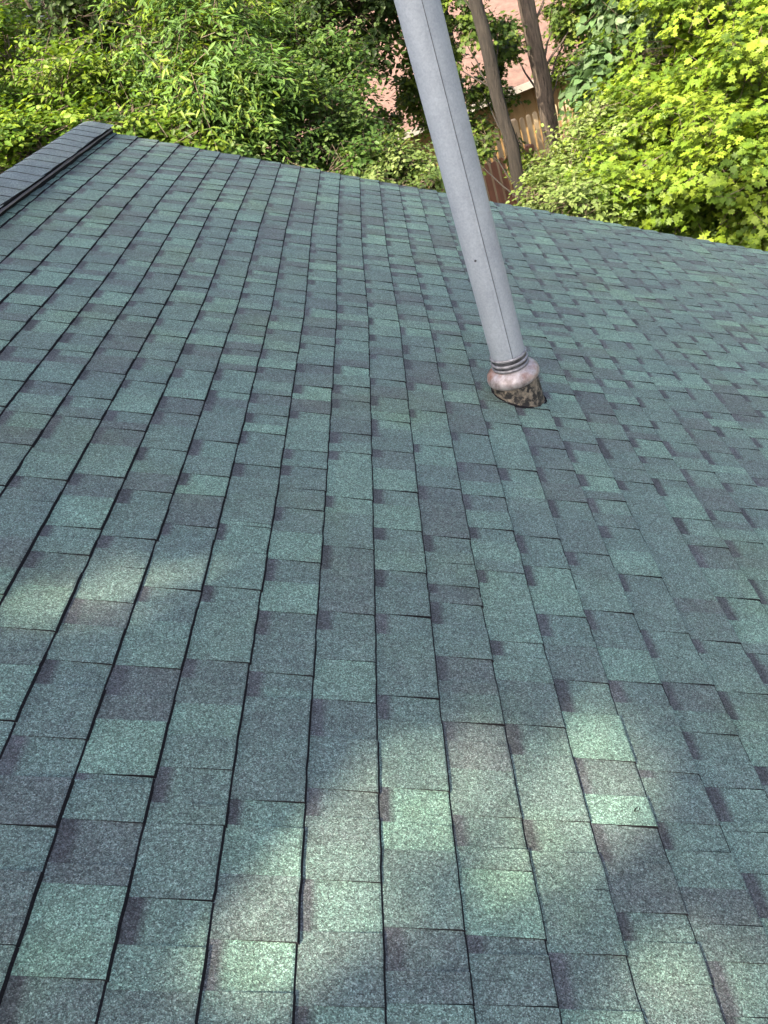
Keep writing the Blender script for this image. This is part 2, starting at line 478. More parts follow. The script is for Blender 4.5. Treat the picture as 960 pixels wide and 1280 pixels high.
# roof position of a patch far down the slope
bs, bc = roof_at(855, 335)
score = []
for i, (k, ce) in enumerate(cells):
    cn, cf = ce[1], ce[0]
    q = np.array([fr_front((k + u) * EXP, c, .003) for u, c in ((0, cf), (1, cf), (1, cn), (0, cn))])
    pr = project(q)
    if (pr[:, 2] < .15).any(): score.append(0); continue
    x = np.clip(pr[:, 0], 0, 960); y = np.clip(pr[:, 1], 0, 1280)
    score.append(.5 * abs(np.dot(x, np.roll(y, -1)) - np.dot(y, np.roll(x, -1))))
order = sorted(range(len(cells)), key=lambda i: -score[i])
single = set(i for i in order[:300] if score[i] > 1)
rest = MB()
for i, (k, ce) in enumerate(cells):
    if i in single:
        mb = MB(); cell_mesh(mb, k, ce, rng, fr_front)
        o_ = fr_front((k + .5) * EXP, (ce[0] + ce[1]) / 2, 0)
        link('shingle', mb.mesh('shingle', [GRAN, ASPH], o_), roof, o_)
    else:
        cell_mesh(rest, k, ce, rng, fr_front)
tag(link('shingle_field', rest.mesh('shingle_field', [GRAN, ASPH], (rx, 1, rz)), roof, (rx, 1, rz)), kind='stuff')
rest = MB()
for k in range(-13, 25):
    for ce in course_cells(k, RAKE + rng.uniform(-.006, .004), BACK, [], rng):
        cell_mesh(rest, k, ce, rng, fr_back, .005)
tag(link('shingle_field', rest.mesh('shingle_field_back', [GRAN, ASPH], (rx, 1, rz)), roof, (rx, 1, rz)), kind='stuff')

# ---- ridge: a vent strip with cap shingles bent over it
HW = .178
def ridge_pt(a, c, n):
    """a = distance from the ridge line over the front (+) or back (-) slope, rounded at the top"""
    r = .035
    if abs(a) >= r:
        s = (SV if a > 0 else SVb); nn = (NV if a > 0 else NVb)
        return RID + abs(a) * s + nn * n + CV * c
    t = a / r
    x = a * CT; z = -(r * ST) * (.5 + .5 * t * t)
    nn = np.array([ST * t, 0, 1.0]); nn /= np.linalg.norm(nn)
    return RID + np.array([x, 0, z]) + nn * n + CV * c
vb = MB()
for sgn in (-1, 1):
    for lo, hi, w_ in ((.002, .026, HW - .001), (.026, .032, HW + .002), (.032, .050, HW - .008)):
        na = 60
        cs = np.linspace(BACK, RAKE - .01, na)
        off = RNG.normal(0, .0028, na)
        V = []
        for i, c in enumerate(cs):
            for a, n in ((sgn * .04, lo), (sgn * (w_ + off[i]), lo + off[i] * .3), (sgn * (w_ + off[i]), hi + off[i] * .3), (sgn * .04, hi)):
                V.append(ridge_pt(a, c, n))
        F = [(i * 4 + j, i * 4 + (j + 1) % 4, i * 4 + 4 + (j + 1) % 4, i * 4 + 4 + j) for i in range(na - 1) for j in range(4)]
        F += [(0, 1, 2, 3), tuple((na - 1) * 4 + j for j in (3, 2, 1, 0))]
        vb.add(V, F, 1 if lo == .026 else 0)  # black layers stand in for the shade in the gaps round the pale strip
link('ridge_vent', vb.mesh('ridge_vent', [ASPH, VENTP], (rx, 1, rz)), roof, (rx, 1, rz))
aa = [-HW, -.11, -.035, -.02, 0, .02, .035, .11, HW]
RSLATE = np.array([.125, .158, .159])
c = RAKE + .004
CE = .152
while c > BACK:
    mb = MB()
    tn = random.uniform(0, .4)
    col = RSLATE * (1 - tn) + np.array([.105, .145, .145]) * tn
    V = []; Cc = []
    skew = random.gauss(0, .009); js = random.gauss(0, .004)
    for cc, lift in ((c, .0515), (c - CE * .5, .0532), (c - CE - .028, .0550)):
        for a in aa:
            e_ = (js + random.gauss(0, .0022)) * (1 if a > 0 else -1) if abs(a) == HW else 0
            V.append(ridge_pt(a + e_, cc + skew * a / HW, lift)); Cc.append(col * random.uniform(.93, 1.07))
    n0 = len(V); na = len(aa)
    for cc, lift in ((c, .0502), (c - CE * .5, .0506), (c - CE - .028, .0514)):
        for a in aa:
            V.append(ridge_pt(a * .995, cc + skew * a / HW, lift)); Cc.append(col)
    F = []; Mi = []
    for r in range(2):
        for j in range(na - 1):
            q = r * na + j
            F.append((q, q + na, q + na + 1, q + 1)); Mi.append(0)
            F.append((n0 + q, n0 + q + 1, n0 + q + na + 1, n0 + q + na)); Mi.append(1)
        for j in (0, na - 1):
            q = r * na + j
            F.append((q, n0 + q, n0 + q + na, q + na)); Mi.append(1)
    for r in (0, 2):
        for j in range(na - 1):
            q = r * na + j
            F.append((q, q + 1, n0 + q + 1, n0 + q)); Mi.append(1)
    mb.add(V, F, Mi, Cc)
    o_ = ridge_pt(0, c - CE / 2, 0)
    link('ridge_cap', mb.mesh('ridge_cap', [GRAN, ASPH], o_), roof, o_)
    c -= CE

# ------------------------------------------------------------------ the flue pipe
def pipe_mat():
    m, nt, b = mat('weathered_galvanised')
    P = posn(nt)
    n1 = N(nt, 'ShaderNodeTexNoise', Scale=7.0, Detail=5.0, Roughness=.65); nt.links.new(P, n1.inputs['Vector'])
    v = N(nt, 'ShaderNodeTexVoronoi', Scale=120.0); nt.links.new(P, v.inputs['Vector'])
    n2 = N(nt, 'ShaderNodeTexNoise', Scale=160.0, Detail=3.0); nt.links.new(P, n2.inputs['Vector'])
    c = ramp(nt, n1.outputs['Fac'], [(.3, (.30, .335, .37)), (.7, (.375, .415, .445))])
    s = nt.nodes.new('ShaderNodeSeparateColor'); nt.links.new(v.outputs['Color'], s.inputs[0])
    c = mixc(nt, 'MULTIPLY', 1.0, c, ramp(nt, s.outputs[0], [(0, .95), (1, 1.05)]))
    c = mixc(nt, 'MULTIPLY', 1.0, c, ramp(nt, n2.outputs['Fac'], [(.3, .92), (.7, 1.07)]))
    nt.links.new(c, b.inputs['Base Color'])
    b.inputs['Metallic'].default_value = .25; b.inputs['Roughness'].default_value = .55
    return m
def rust_mat():
    m, nt, b = mat('rusty_collar')
    P = posn(nt)
    n1 = N(nt, 'ShaderNodeTexNoise', Scale=22.0, Detail=6.0, Roughness=.7); nt.links.new(P, n1.inputs['Vector'])
    n2 = N(nt, 'ShaderNodeTexNoise', Scale=9.0, Detail=3.0); nt.links.new(P, n2.inputs['Vector'])
    c = ramp(nt, n1.outputs['Fac'], [(.3, (.14, .105, .095)), (.5, (.34, .30, .29)), (.7, (.56, .53, .52))])
    r = ramp(nt, n1.outputs['Fac'], [(.3, (.13, .05, .025)), (.7, (.42, .19, .10))])
    nt.links.new(mixc(nt, 'MIX', ramp(nt, n2.outputs['Fac'], [(.5, 0.0), (.66, .9)]), c, r), b.inputs['Base Color'])
    b.inputs['Metallic'].default_value = .4; b.inputs['Roughness'].default_value = .46
    bp = N(nt, 'ShaderNodeBump', Strength=.4, Distance=.003)
    nt.links.new(n1.outputs['Fac'], bp.inputs['Height']); nt.links.new(bp.outputs[0], b.inputs['Normal'])
    return m
def tar_mat():
    m, nt, b = mat('tarred_flashing')
    P = posn(nt)
    n1 = N(nt, 'ShaderNodeTexNoise', Scale=42.0, Detail=5.0, Roughness=.65); nt.links.new(P, n1.inputs['Vector'])
    n2 = N(nt, 'ShaderNodeTexNoise', Scale=60.0, Detail=5.0); nt.links.new(P, n2.inputs['Vector'])
    t = ramp(nt, n2.outputs['Fac'], [(.3, (.06, .055, .045)), (.7, (.24, .20, .145))])
    k = ramp(nt, n2.outputs['Fac'], [(.3, (.006, .006, .006)), (.7, (.02, .019, .018))])
    nt.links.new(mixc(nt, 'MIX', ramp(nt, n1.outputs['Fac'], [(.46, 1.0), (.54, 0.0)]), t, k), b.inputs['Base Color'])
    b.inputs['Roughness'].default_value = .6
    bp = N(nt, 'ShaderNodeBump', Strength=.8, Distance=.006)
    nt.links.new(n1.outputs['Fac'], bp.inputs['Height']); nt.links.new(bp.outputs[0], b.inputs['Normal'])
    return m
ps, pc = .612, 2.872
PB = RW(ps, pc, 0.0)
flue = empty('flue_pipe', PB)
tag(flue, 'tall grey metal flue pipe with long seam and rusty collar rising through the shingles', 'flue pipe')
PIPE = pipe_mat(); RUST = rust_mat(); TAR = tar_mat()
DARKM = simple_mat('grimy_metal', (.02, .02, .022), (.13, .13, .14), 40, .5, metal=.3)
RING = simple_mat('worn_metal_ring', (.10, .10, .105), (.36, .36, .37), 45, .45, metal=.4)
PR = .0665
def lathe_part(name, prof, m, seg=48, parent=flue, smooth=True):
    mb = MB(); mb.lathe(PB, prof, seg)
    me = mb.mesh(name, [m], PB, smooth)
    return link(name, me, parent, PB)
PZ = .185
lathe_part('pipe', [(PR - .003, PZ - .06), (PR, PZ), (PR, PZ + .6), (PR + .0008, PZ + 1.2), (PR + .0008, PZ + 2.42), (PR - .001, PZ + 2.44)], PIPE)
# lock seam facing down the view
sm = MB()
az = math.atan2(CAMP[1] - PB[1], CAMP[0] - PB[0]) + .10
rad = np.array([math.cos(az), math.sin(az), 0]); tan_ = np.array([-math.sin(az), math.cos(az), 0])
for h0, h1, wd, th_ in ((PZ + .006, PZ + 2.4, .0052, .0026),):
    sm.box(PB + rad * (PR + .0002) + np.array([0, 0, (h0 + h1) / 2]), (th_, wd, (h1 - h0) / 2), np.stack([rad, tan_, [0, 0, 1]]))
seam = link('seam', sm.mesh('seam', [PIPE], PB), flue, PB)
sl_ = MB()
sl_.box(PB + rad * (PR + .0012) + tan_ * .0064 + np.array([0, 0, PZ + 1.2]), (.0010, .0009, 1.19), np.stack([rad, tan_, [0, 0, 1]]))
link('seam_groove', sl_.mesh('seam_groove', [DARKM], PB), seam, PB)
rv = MB()
a2 = az - .55
r2 = np.array([math.cos(a2), math.sin(a2), 0])
rv.tube([PB + r2 * (PR - .002) + np.array([0, 0, PZ + .42]), PB + r2 * (PR + .003) + np.array([0, 0, PZ + .42])], [.0045, .0038], 10)
link('rivet', rv.mesh('rivet', [DARKM], PB), flue, PB)
def bead(r, z, h, bulge):
    return [(r, z - h), (r + bulge * .7, z - h * .6), (r + bulge, z), (r + bulge * .7, z + h * .6), (r, z + h)]
for z_, r_, bg in ((PZ + .010, PR + .001, .0055), (PZ - .013, PR + .0025, .0055), (PZ - .033, PR + .003, .005)):
    lathe_part('crimp_ring', bead(r_, z_, .0058, bg), RING)
lathe_part('crimp_band', [(PR + .0005, PZ + .016), (PR + .0015, PZ - .02), (PR + .001, PZ - .06)], DARKM)
prof = [(PR + .001, PZ - .040), (.076, PZ - .044), (.090, PZ - .052), (.1015, PZ - .066), (.1045, PZ - .080), (.102, PZ - .092), (.095, PZ - .099), (.086, PZ - .100), (.080, PZ - .094)]
lathe_part('storm_collar', prof, RUST)
# flashing cone: tarred sleeve standing on the slope, its foot cut to the roof plane
fm = MB()
seg = 64
an = np.arange(seg) * 2 * math.pi / seg
rows = []
for t_, r_ in ((0, .097), (.12, .0945), (.5, .092), (1.0, .090)):
    ring = []
    for a in an:
        rr = r_ * (1 + .02 * math.sin(5 * a + 3 * t_) + RNG.normal(0, .008))
        x, y = rr * math.cos(a), rr * math.sin(a)
        zb = -x * ST / CT - .002
        ring.append((x, y, zb * (1 - t_) + (PZ - .095) * t_))
    rows.append(np.array(ring) + PB)
fm.add(np.concatenate(rows), [(i * seg + j, i * seg + (j + 1) % seg, (i + 1) * seg + (j + 1) % seg, (i + 1) * seg + j) for i in range(3) for j in range(seg)])
fl = link('flashing_sleeve', fm.mesh('flashing_sleeve', [TAR], PB, True), flue, PB)
tb = MB()                                       # bead of roofing tar round the foot
ringp = []
for a in np.append(an, an[0]):
    rr = .0965 + .003 * math.sin(3 * a + 1)
    x, y = rr * math.cos(a), rr * math.sin(a)
    ringp.append(PB + np.array([x, y, -x * ST / CT + .003]))
tb.tube(ringp, .0025 + .004 * np.abs(np.sin(np.arange(seg + 1) * .37 + np.sin(np.arange(seg + 1) * .9))), 7, cap=False)
link('tar_bead', tb.mesh('tar_bead', [ASPH], PB, True), flue, PB)
# rain cap above the frame
lathe_part('rain_cap', [(.001, PZ + 2.60), (.06, PZ + 2.58), (.125, PZ + 2.535), (.126, PZ + 2.528), (.06, PZ + 2.57), (.001, PZ + 2.59)], PIPE)
st_ = MB()
for a in (0.4, 2.5, 4.6):
    e_ = np.array([math.cos(a), math.sin(a), 0])
    st_ = MB()
    st_.tube([PB + e_ * (PR - .004) + np.array([0, 0, PZ + 2.4]), PB + e_ * (PR + .02) + np.array([0, 0, PZ + 2.565])], [.005, .005], 6)
    link('cap_strut', st_.mesh('cap_strut', [PIPE], PB), flue, PB)

# a dry leaf scrap lying on a shingle
ls, lc = roof_at(795, 1014)
k_ = math.floor(ls / EXP); u_ = ls / EXP - k_
lp = RW(ls, lc, .0062 * u_ + .0012)
lm = MB()
lv = []
for i, (a, wd) in enumerate(((-.011, .0004), (-.005, .003), (.002, .0038), (.011, .0005))):
    for sd in (-1, 0, 1):
        lv.append(RW(ls + a * .8 + sd * wd * .5, lc + a * .55 - sd * wd, .0062 * u_ + .0008 + (.0012 if sd else .0) + abs(a) * .12))
lm.add(lv, [(i * 3 + j, i * 3 + j + 1, i * 3 + j + 4, i * 3 + j + 3) for i in range(3) for j in range(2)])
tag(link('leaf_scrap', lm.mesh('leaf_scrap', [ASPH], lp), None, lp), 'tiny dark curled leaf scrap lying on a pale green shingle', 'leaf')

# ------------------------------------------------------------------ the neighbour's house and fences
NR = simple_mat('brown_roof_shingle', (.085, .05, .042), (.165, .10, .082), 7, .9, .01)
NW = simple_mat('ochre_wood', (.20, .12, .045), (.32, .21, .085), 5, .75, stretch=(1, 1, .2))
FW = simple_mat('tan_wood', (.30, .22, .13), (.50, .39, .25), 9, .8, stretch=(1, 1, .15))
RWD = simple_mat('red_stained_wood', (.17, .075, .05), (.30, .14, .09), 9, .8, stretch=(1, 1, .15))
e0 = at(582, 137, 17.2); e1 = at(710, 82, 17.9)
ed = e1 - e0; ed[2] = 0; ed /= np.linalg.norm(ed)
eb = np.array([-ed[1], ed[0], 0]); eb = eb if eb[1] > 0 else -eb
EZ = (e0[2] + e1[2]) / 2
A0 = e0 - ed * 5.0; A0[2] = 0
nh = empty('neighbour_house', A0 + ed * 6 + eb * 3.5)
tag(nh, 'low ochre house with a brown shingle roof seen between the tree trunks', 'house')
no = np.array(nh.location)
LN = 12.5; DP = 8.0; PT = math.tan(math.radians(25))
def nb(a, b, z): return A0 + ed * a + eb * b + np.array([0, 0, z])
wl = MB()
for (a0, b0_, a1, b1) in ((.4, .45, LN - .4, .45), (.4, DP - .45, LN - .4, DP - .45), (.4, .45, .4, DP - .45), (LN - .4, .45, LN - .4, DP - .45)):
    c = (nb(a0, b0_, 0) + nb(a1, b1, 0)) / 2
    hl = np.linalg.norm(nb(a1, b1, 0) - nb(a0, b0_, 0)) / 2
    ax = (nb(a1, b1, 0) - nb(a0, b0_, 0)) / (2 * hl)
    wl.box(c + np.array([0, 0, EZ / 2 - .02]), (hl, .06, EZ / 2), np.stack([ax, np.cross([0, 0, 1], ax), [0, 0, 1]]))
wall_n = link('wall', wl.mesh('wall', [NW], no), nh, no)
bm_ = MB(); bm_.box((0, 0, 0), (.022, .018, EZ / 2 - .06), np.stack([ed, eb, [0, 0, 1]]))
bme = bm_.mesh('batten', [NW])
for i in range(46):
    link('batten', bme, wall_n, nb(.55 + i * .25, .45 - .075, EZ / 2 - .05))
rf = MB()
def rslab(flip):
    v = []
    for a in (0, LN):
        for b_, z in ((-.05, EZ - .03), (DP / 2, EZ + (DP / 2 + .05) * PT - .03)):
            bb = DP - b_ if flip else b_
            v += [nb(a, bb, z), nb(a, bb, z + .06)]
    rf.add(v, [(0, 1, 3, 2), (4, 6, 7, 5), (1, 5, 7, 3), (0, 2, 6, 4), (0, 4, 5, 1)])
rslab(False); rslab(True)
link('roof', rf.mesh('roof', [NR], no), nh, no)
fs = MB(); fs.box(nb(LN / 2, -.075, EZ - .03), (LN / 2, .014, .06), np.stack([ed, eb, [0, 0, 1]]))
link('fascia', fs.mesh('fascia', [PAINT], no), nh, no)
gm = MB()
for a in (.42, LN - .42):
    gm.add([nb(a, .4, EZ - .05), nb(a, DP - .4, EZ - .05), nb(a, DP / 2, EZ + DP / 2 * PT - .1)], [(0, 1, 2)])
link('gable', gm.mesh('gable', [NW], no), nh, no)

def fence(name, label, p0, p1, h, pitch, wd, m, rails):
    p0 = np.array([p0[0], p0[1], 0.]); p1 = np.array([p1[0], p1[1], 0.])
    ln = np.linalg.norm(p1 - p0); ax = (p1 - p0) / ln; nn = np.cross([0, 0, 1], ax)
    R = np.stack([ax, nn, [0, 0, 1]])
    e = empty(name, (p0 + p1) / 2)
    tag(e, label, 'fence')
    pk = MB()
    v = [(x * wd / 2, y, z) for x, z in ((-1, 0), (1, 0), (1, h - .03), (.5, h), (-.5, h), (-1, h - .03)) for y in (-.009, .009)]
    v = np.array(v) @ R
    pk.add(v, [(0, 2, 4, 6, 8, 10), (1, 11, 9, 7, 5, 3)] + [(2 * i, 2 * i + 1, (2 * i + 3) % 12, (2 * i + 2) % 12) for i in range(6)])
    pme = pk.mesh('picket', [m])
    i = 0
    while i * pitch < ln:
        o = link('picket', pme, e, p0 + ax * (i * pitch) + np.array([0, 0, .02 + RNG.normal(0, .008)]))
        i += 1
    for rz_ in rails:
        rb = MB(); rb.box((p0 + p1) / 2 - nn * -.035 + np.array([0, 0, rz_]), (ln / 2, .02, .045), R)
        link('rail', rb.mesh('rail', [m], (p0 + p1) / 2), e, (p0 + p1) / 2)
    po = MB(); po.box((0, 0, 0), (.045, .045, h / 2 + .02), R)
    pme = po.mesh('post', [m])
    for a in np.arange(.3, ln, 2.2):
        link('post', pme, e, p0 + ax * a + nn * .10 + np.array([0, 0, h / 2]))
    return e
f0 = at(585, 176, 15.4); f1 = at(745, 110, 16.2)
fence('picket_fence', 'tan wooden picket fence standing in front of the ochre house wall', f0 - ed * 1.6, f1 + ed * .5, f0[2] * .5 + f1[2] * .5, .125, .082, FW, (.4, 1.2))
r0 = at(560, 225, 14.1); r1 = at(650, 190, 14.5)
fence('low_fence', 'low red-brown picket fence in front of the tan fence', r0 - ed * 1.0, r1 + ed * .3, r0[2] * .5 + r1[2] * .5, .14, .10, RWD, (.35, 1.1))

# ------------------------------------------------------------------ trees and shrubs
def half(pts):
    return pts
OVATE = (np.array([(0, 0, 0), (.28, .27, .05), (.66, .22, .03), (1, 0, -.10), (.66, -.22, .03), (.28, -.27, .05)]), [(0, 1, 2, 3), (0, 3, 4, 5)])
LANCE = (np.array([(0, 0, 0), (.3, .13, .02), (.65, .11, .0), (1, 0, -.10), (.65, -.11, .0), (.3, -.13, .02)]), [(0, 1, 2, 3), (0, 3, 4, 5)])
mo = [(0, .03), (-.06, .26), (.20, .30), (.30, .56), (.42, .27), (.72, .34), (.68, .14), (1.0, 0)]
mo = mo + [(x, -y) for x, y in mo[-2::-1]]
MAPLE = (np.array([(.34, 0, -.04)] + [(x, y, .04 * (abs(y) > .2) - .09 * x * x) for x, y in mo]), [(0, i + 1, i + 2) for i in range(len(mo) - 1)])
BIG = (np.array([(0, 0, 0), (.12, .3, .04), (.5, .34, .02), (1, 0, -.18), (.5, -.34, .02), (.12, -.3, .04)]), [(0, 1, 2, 3), (0, 3, 4, 5)])

def norm(v): return v / (np.linalg.norm(v, axis=-1, keepdims=True) + 1e-9)
def foliage(lobes, leaf, size, pal, per=14, slen=.55, shell=.5, cull=None, droop=.15, upn=.75, rngs=RNG, spread=.42, clump=26, dens=1.35, facing=None):
    """leaf sprays spread through the lobes; returns (verts, faces as one flat quad/tri list, colours, twig list)"""
    allb = []; alln = []; alld = []; alls = []; allc = []; tw = []
    pal = np.asarray(pal, float)
    for ce, ra, ns in lobes:
        ce = np.asarray(ce, float); ra = np.asarray(ra, float)
        ns = int(ns * dens)
        dd = norm(rngs.normal(size=(ns, 3)))
        rr = (shell ** 3 + (1 - shell ** 3) * rngs.random((ns, 1))) ** (1 / 3)
        lump = 1 + .16 * np.sin(dd @ np.array([5.1, 3.3, 4.2]) + ce[0]) + .12 * np.sin(dd @ np.array([-7.0, 6.1, 3.5]) + ce[1])
        p = ce + dd * ra * rr * lump[:, None]
        if clump:
            nc = max(5, ns // clump)
            cd = norm(rngs.normal(size=(nc, 3)))
            cp = ce + cd * ra * rngs.uniform(.45, .92, (nc, 1))
            ci = rngs.integers(0, nc, ns)
            cr = ra.mean() * rngs.uniform(.22, .40, (nc, 1))
            p = cp[ci] + rngs.normal(size=(ns, 3)) * cr[ci] * np.array([.62, .62, .42])
            dd = norm((p - ce) / ra + .8 * norm(p - cp[ci]))
        a = norm(dd * .75 + rngs.normal(size=(ns, 3)) * np.array([.55, .55, .22]) + np.array([0, 0, -droop]))
        ln = slen * rngs.uniform(.6, 1.25, (ns, 1))
        b = norm(np.cross(a, np.array([0, 0, 1.0]) + rngs.normal(size=(ns, 3)) * .25))
        sc = pal[rngs.integers(0, len(pal), ns)] * rngs.uniform(.72, 1.22, (ns, 1))
        t = (np.arange(per) + .5) / per
        side = np.where(np.arange(per) % 2 == 0, 1.0, -1.0)
        base = p[:, None] + a[:, None] * ln[:, None] * (t[None, :, None] - .4) + np.array([0, 0, -1.0]) * (droop * ln[:, None] * (t[None, :, None] ** 2))
        sidew = (1 - .55 * t)[None, :, None]
        ldir = a[:, None] * .55 + b[:, None] * side[None, :, None] + rngs.normal(size=(ns, per, 3)) * .28 + np.array([0, 0, -droop * 1.2])
        base = base + b[:, None] * side[None, :, None] * size * spread * sidew + rngs.normal(size=(ns, per, 3)) * size * .22
        nn = np.array([0, 0, upn]) + dd[:, None] * .55 + rngs.normal(size=(ns, per, 3)) * .34
        if facing is not None: nn = nn + np.asarray(facing)
        s_ = size * rngs.uniform(.6, 1.2, (ns, per))
        cc = sc[:, None] * rngs.uniform(.86, 1.16, (ns, per, 1))
        allb.append(base.reshape(-1, 3)); alln.append(nn.reshape(-1, 3)); alld.append(ldir.reshape(-1, 3)); alls.append(s_.ravel()); allc.append(cc.reshape(-1, 3))
        tw += [(p[i] - a[i] * ln[i] * .55, p[i] + a[i] * ln[i] * .5 + np.array([0, 0, -droop * ln[i, 0] * .8]), ce) for i in range(ns)]
    B = np.concatenate(allb); Nn = norm(np.concatenate(alln)); D = np.concatenate(alld); S = np.concatenate(alls); Cc = np.concatenate(allc)
    if cull is not None:
        kp = cull(B) & cull(B + norm(D) * S[:, None]) & cull(B + norm(D) * S[:, None] * .5)
        B, Nn, D, S, Cc = B[kp], Nn[kp], D[kp], S[kp], Cc[kp]
    D = norm(D - Nn * (D * Nn).sum(1, keepdims=True)); Y = np.cross(Nn, D)
    tv, tf = leaf
    V = B[:, None] + S[:, None, None] * (tv[None, :, 0, None] * D[:, None] + tv[None, :, 1, None] * Y[:, None] + tv[None, :, 2, None] * Nn[:, None])
    nl = len(B); k = len(tv)
    F = (np.asarray(tf)[None] + (np.arange(nl) * k)[:, None, None])
    return V.reshape(-1, 3), F.reshape(-1, len(tf[0])), np.repeat(Cc, k, 0), tw
def fast_mesh(name, V, F, C, mats, loc):
    me = bpy.data.meshes.new(name)
    V = (V - np.asarray(loc)).astype(np.float32)
    nf, k = F.shape
    me.vertices.add(len(V)); me.vertices.foreach_set('co', V.ravel())
    me.loops.add(nf * k); me.loops.foreach_set('vertex_index', F.astype(np.int32).ravel())
    me.polygons.add(nf); me.polygons.foreach_set('loop_start', np.arange(0, nf * k, k, dtype=np.int32))
    me.polygons.foreach_set('loop_total', np.full(nf, k, np.int32)) if False else None
    for m in mats: me.materials.append(m)
    me.update(calc_edges=True)
    me.validate()
    a = me.color_attributes.new('tint', 'FLOAT_COLOR', 'POINT')
    a.data.foreach_set('color', np.concatenate([C, np.ones((len(C), 1))], 1).astype(np.float32).ravel())
    return me
def wobble(p0, p1, n, amp):
    t = np.linspace(0, 1, n)[:, None]
    o = np.cumsum(RNG.normal(0, amp / math.sqrt(n), (n, 3)), 0); o = o - t * o[-1]
    return p0 + (p1 - p0) * t + o * (t * (1 - t) * 4) ** .5
def plant(name, label, cat, base, lobes, leaf, size, pal, trunk_r=.09, group=None, stems=1, bark=None, top=None, lm=None, twigs=.35, limbs=True, cull=None, **kw):
    base = np.array([base[0], base[1], -.08])
    e = empty(name, base)
    tag(e, label, cat, group)
    cen = np.mean([np.asarray(l[0]) for l in lobes], 0)
    low = min(l[0][2] - l[1][2] for l in lobes)
    tr = MB()
    bark = bark or BARK
    tops = []
    if top is None: top = cen
    for i in range(stems):
        off = np.array([RNG.normal(0, .18), RNG.normal(0, .18), 0]) if stems > 1 else np.zeros(3)
        tp = np.asarray(top, float) + off * 3
        pts = wobble(base + off, tp, 9, .10 if stems > 1 else .06)
        rr = np.linspace(1, .45, 9); rr[0] *= 1.25
        tr.tube(pts, trunk_r * rr, 9, rough=.06)
        tops.append(pts)
    if limbs:
        for j, (c, r, n_) in enumerate(lobes):
            pts = tops[j % stems]
            q = pts[4 + j % 4]
            if np.linalg.norm(np.asarray(c) - q) > .2:
                tr.tube(wobble(q, np.asarray(c, float), 6, .12), trunk_r * np.linspace(.5, .14, 6), 6, rough=.05)
    V, F, C, tw = foliage(lobes, leaf, size, pal, cull=cull, **kw)
    tm = MB()
    for (a, b, c) in tw:
        if RNG.random() > twigs: continue
        if cull is not None and not cull(np.array([(a + b) / 2]))[0]: continue
        m_ = a + (c - a) * .55 + RNG.normal(0, .06, 3)
        tm.tube([m_, a, b], np.array([1.6, 1.0, .4]) * max(.004, size * .035), 3, cap=False)
    me = tr.mesh('trunk', [bark], base, True)
    trunk = link('trunk', me, e, base)
    if tm.v:
        tag(link('twigs', tm.mesh('twigs', [TWIG], base), trunk, base), kind='stuff')
    link('crown', fast_mesh('crown', V, F, C, [lm or LEAF], base), e, base)
    return e

YG = [(.165, .24, .020), (.20, .275, .028), (.125, .20, .018), (.085, .15, .016)]
MG = [(.07, .12, .018), (.095, .15, .02), (.05, .09, .015), (.12, .165, .022)]
DG = [(.028, .055, .013), (.04, .075, .018), (.055, .095, .022)]  # dark greens: the shade of deep foliage pockets is put into the leaf colour
PG = [(.11, .165, .042), (.085, .135, .034), (.15, .20, .06)]

def A(px, py, dist, r, n, sq=1.0):
    return (at(px, py, dist), (r, r, r * sq), n)

# --- the maple at the right, looked down on
plant('maple_tree', 'bright yellow-green maple with broad lobed leaves beside the tan fence', 'tree', at(880, 260, 10.2)[:2],
      [A(900, 60, 11.5, 1.35, 420, .8), A(860, 190, 9.8, 1.15, 400, .75), A(940, 230, 8.8, 1.0, 330, .75), A(800, 215, 9.3, .75, 200, .7), A(760, 255, 8.6, .55, 140, .7),
       A(960, 120, 10.2, 1.2, 360, .8), A(840, 110, 11.2, .8, 200, .8), A(1010, 20, 12.5, 1.4, 200, .8), A(1030, 330, 8.6, 1.2, 200, .8), A(880, 320, 8.6, .9, 200, .7)],
      MAPLE, .084, YG, .10, per=15, slen=.48, top=at(870, 120, 10.6))
# --- dark broad-leaved tree in front of the far roof's end
plant('mulberry_tree', 'dark green tree with large drooping heart-shaped leaves beside the bright maple', 'tree', at(775, 200, 12.6)[:2],
      [A(775, 40, 12.6, .75, 130), A(745, 85, 12.0, .42, 65), A(790, 110, 12.2, .6, 80), A(820, -20, 12.8, 1.0, 150), A(755, 0, 13.0, .5, 70), A(770, 145, 11.6, .45, 60)],
      BIG, .14, [(.06, .115, .042), (.085, .15, .06), (.12, .18, .09)], .09, per=9, slen=.55, droop=.5, upn=.5, bark=BARK_SHADE, top=at(785, 20, 12.8))
# --- pale shrub at the rake, right of the pipe
plant('pale_shrub', 'pale green small-leaved shrub at the foot of the two trunks', 'shrub', at(700, 260, 8.8)[:2],
      [A(710, 222, 9.2, .46, 170, .8), A(668, 252, 8.6, .34, 110, .7), A(735, 245, 8.7, .42, 130, .7), A(750, 178, 9.8, .5, 140, .8), A(690, 280, 8.2, .5, 130, .7), A(735, 150, 10.2, .3, 55, .8)],
      OVATE, .065, [(.17, .235, .06), (.14, .205, .05), (.20, .26, .085)], .03, stems=4, per=13, slen=.38)
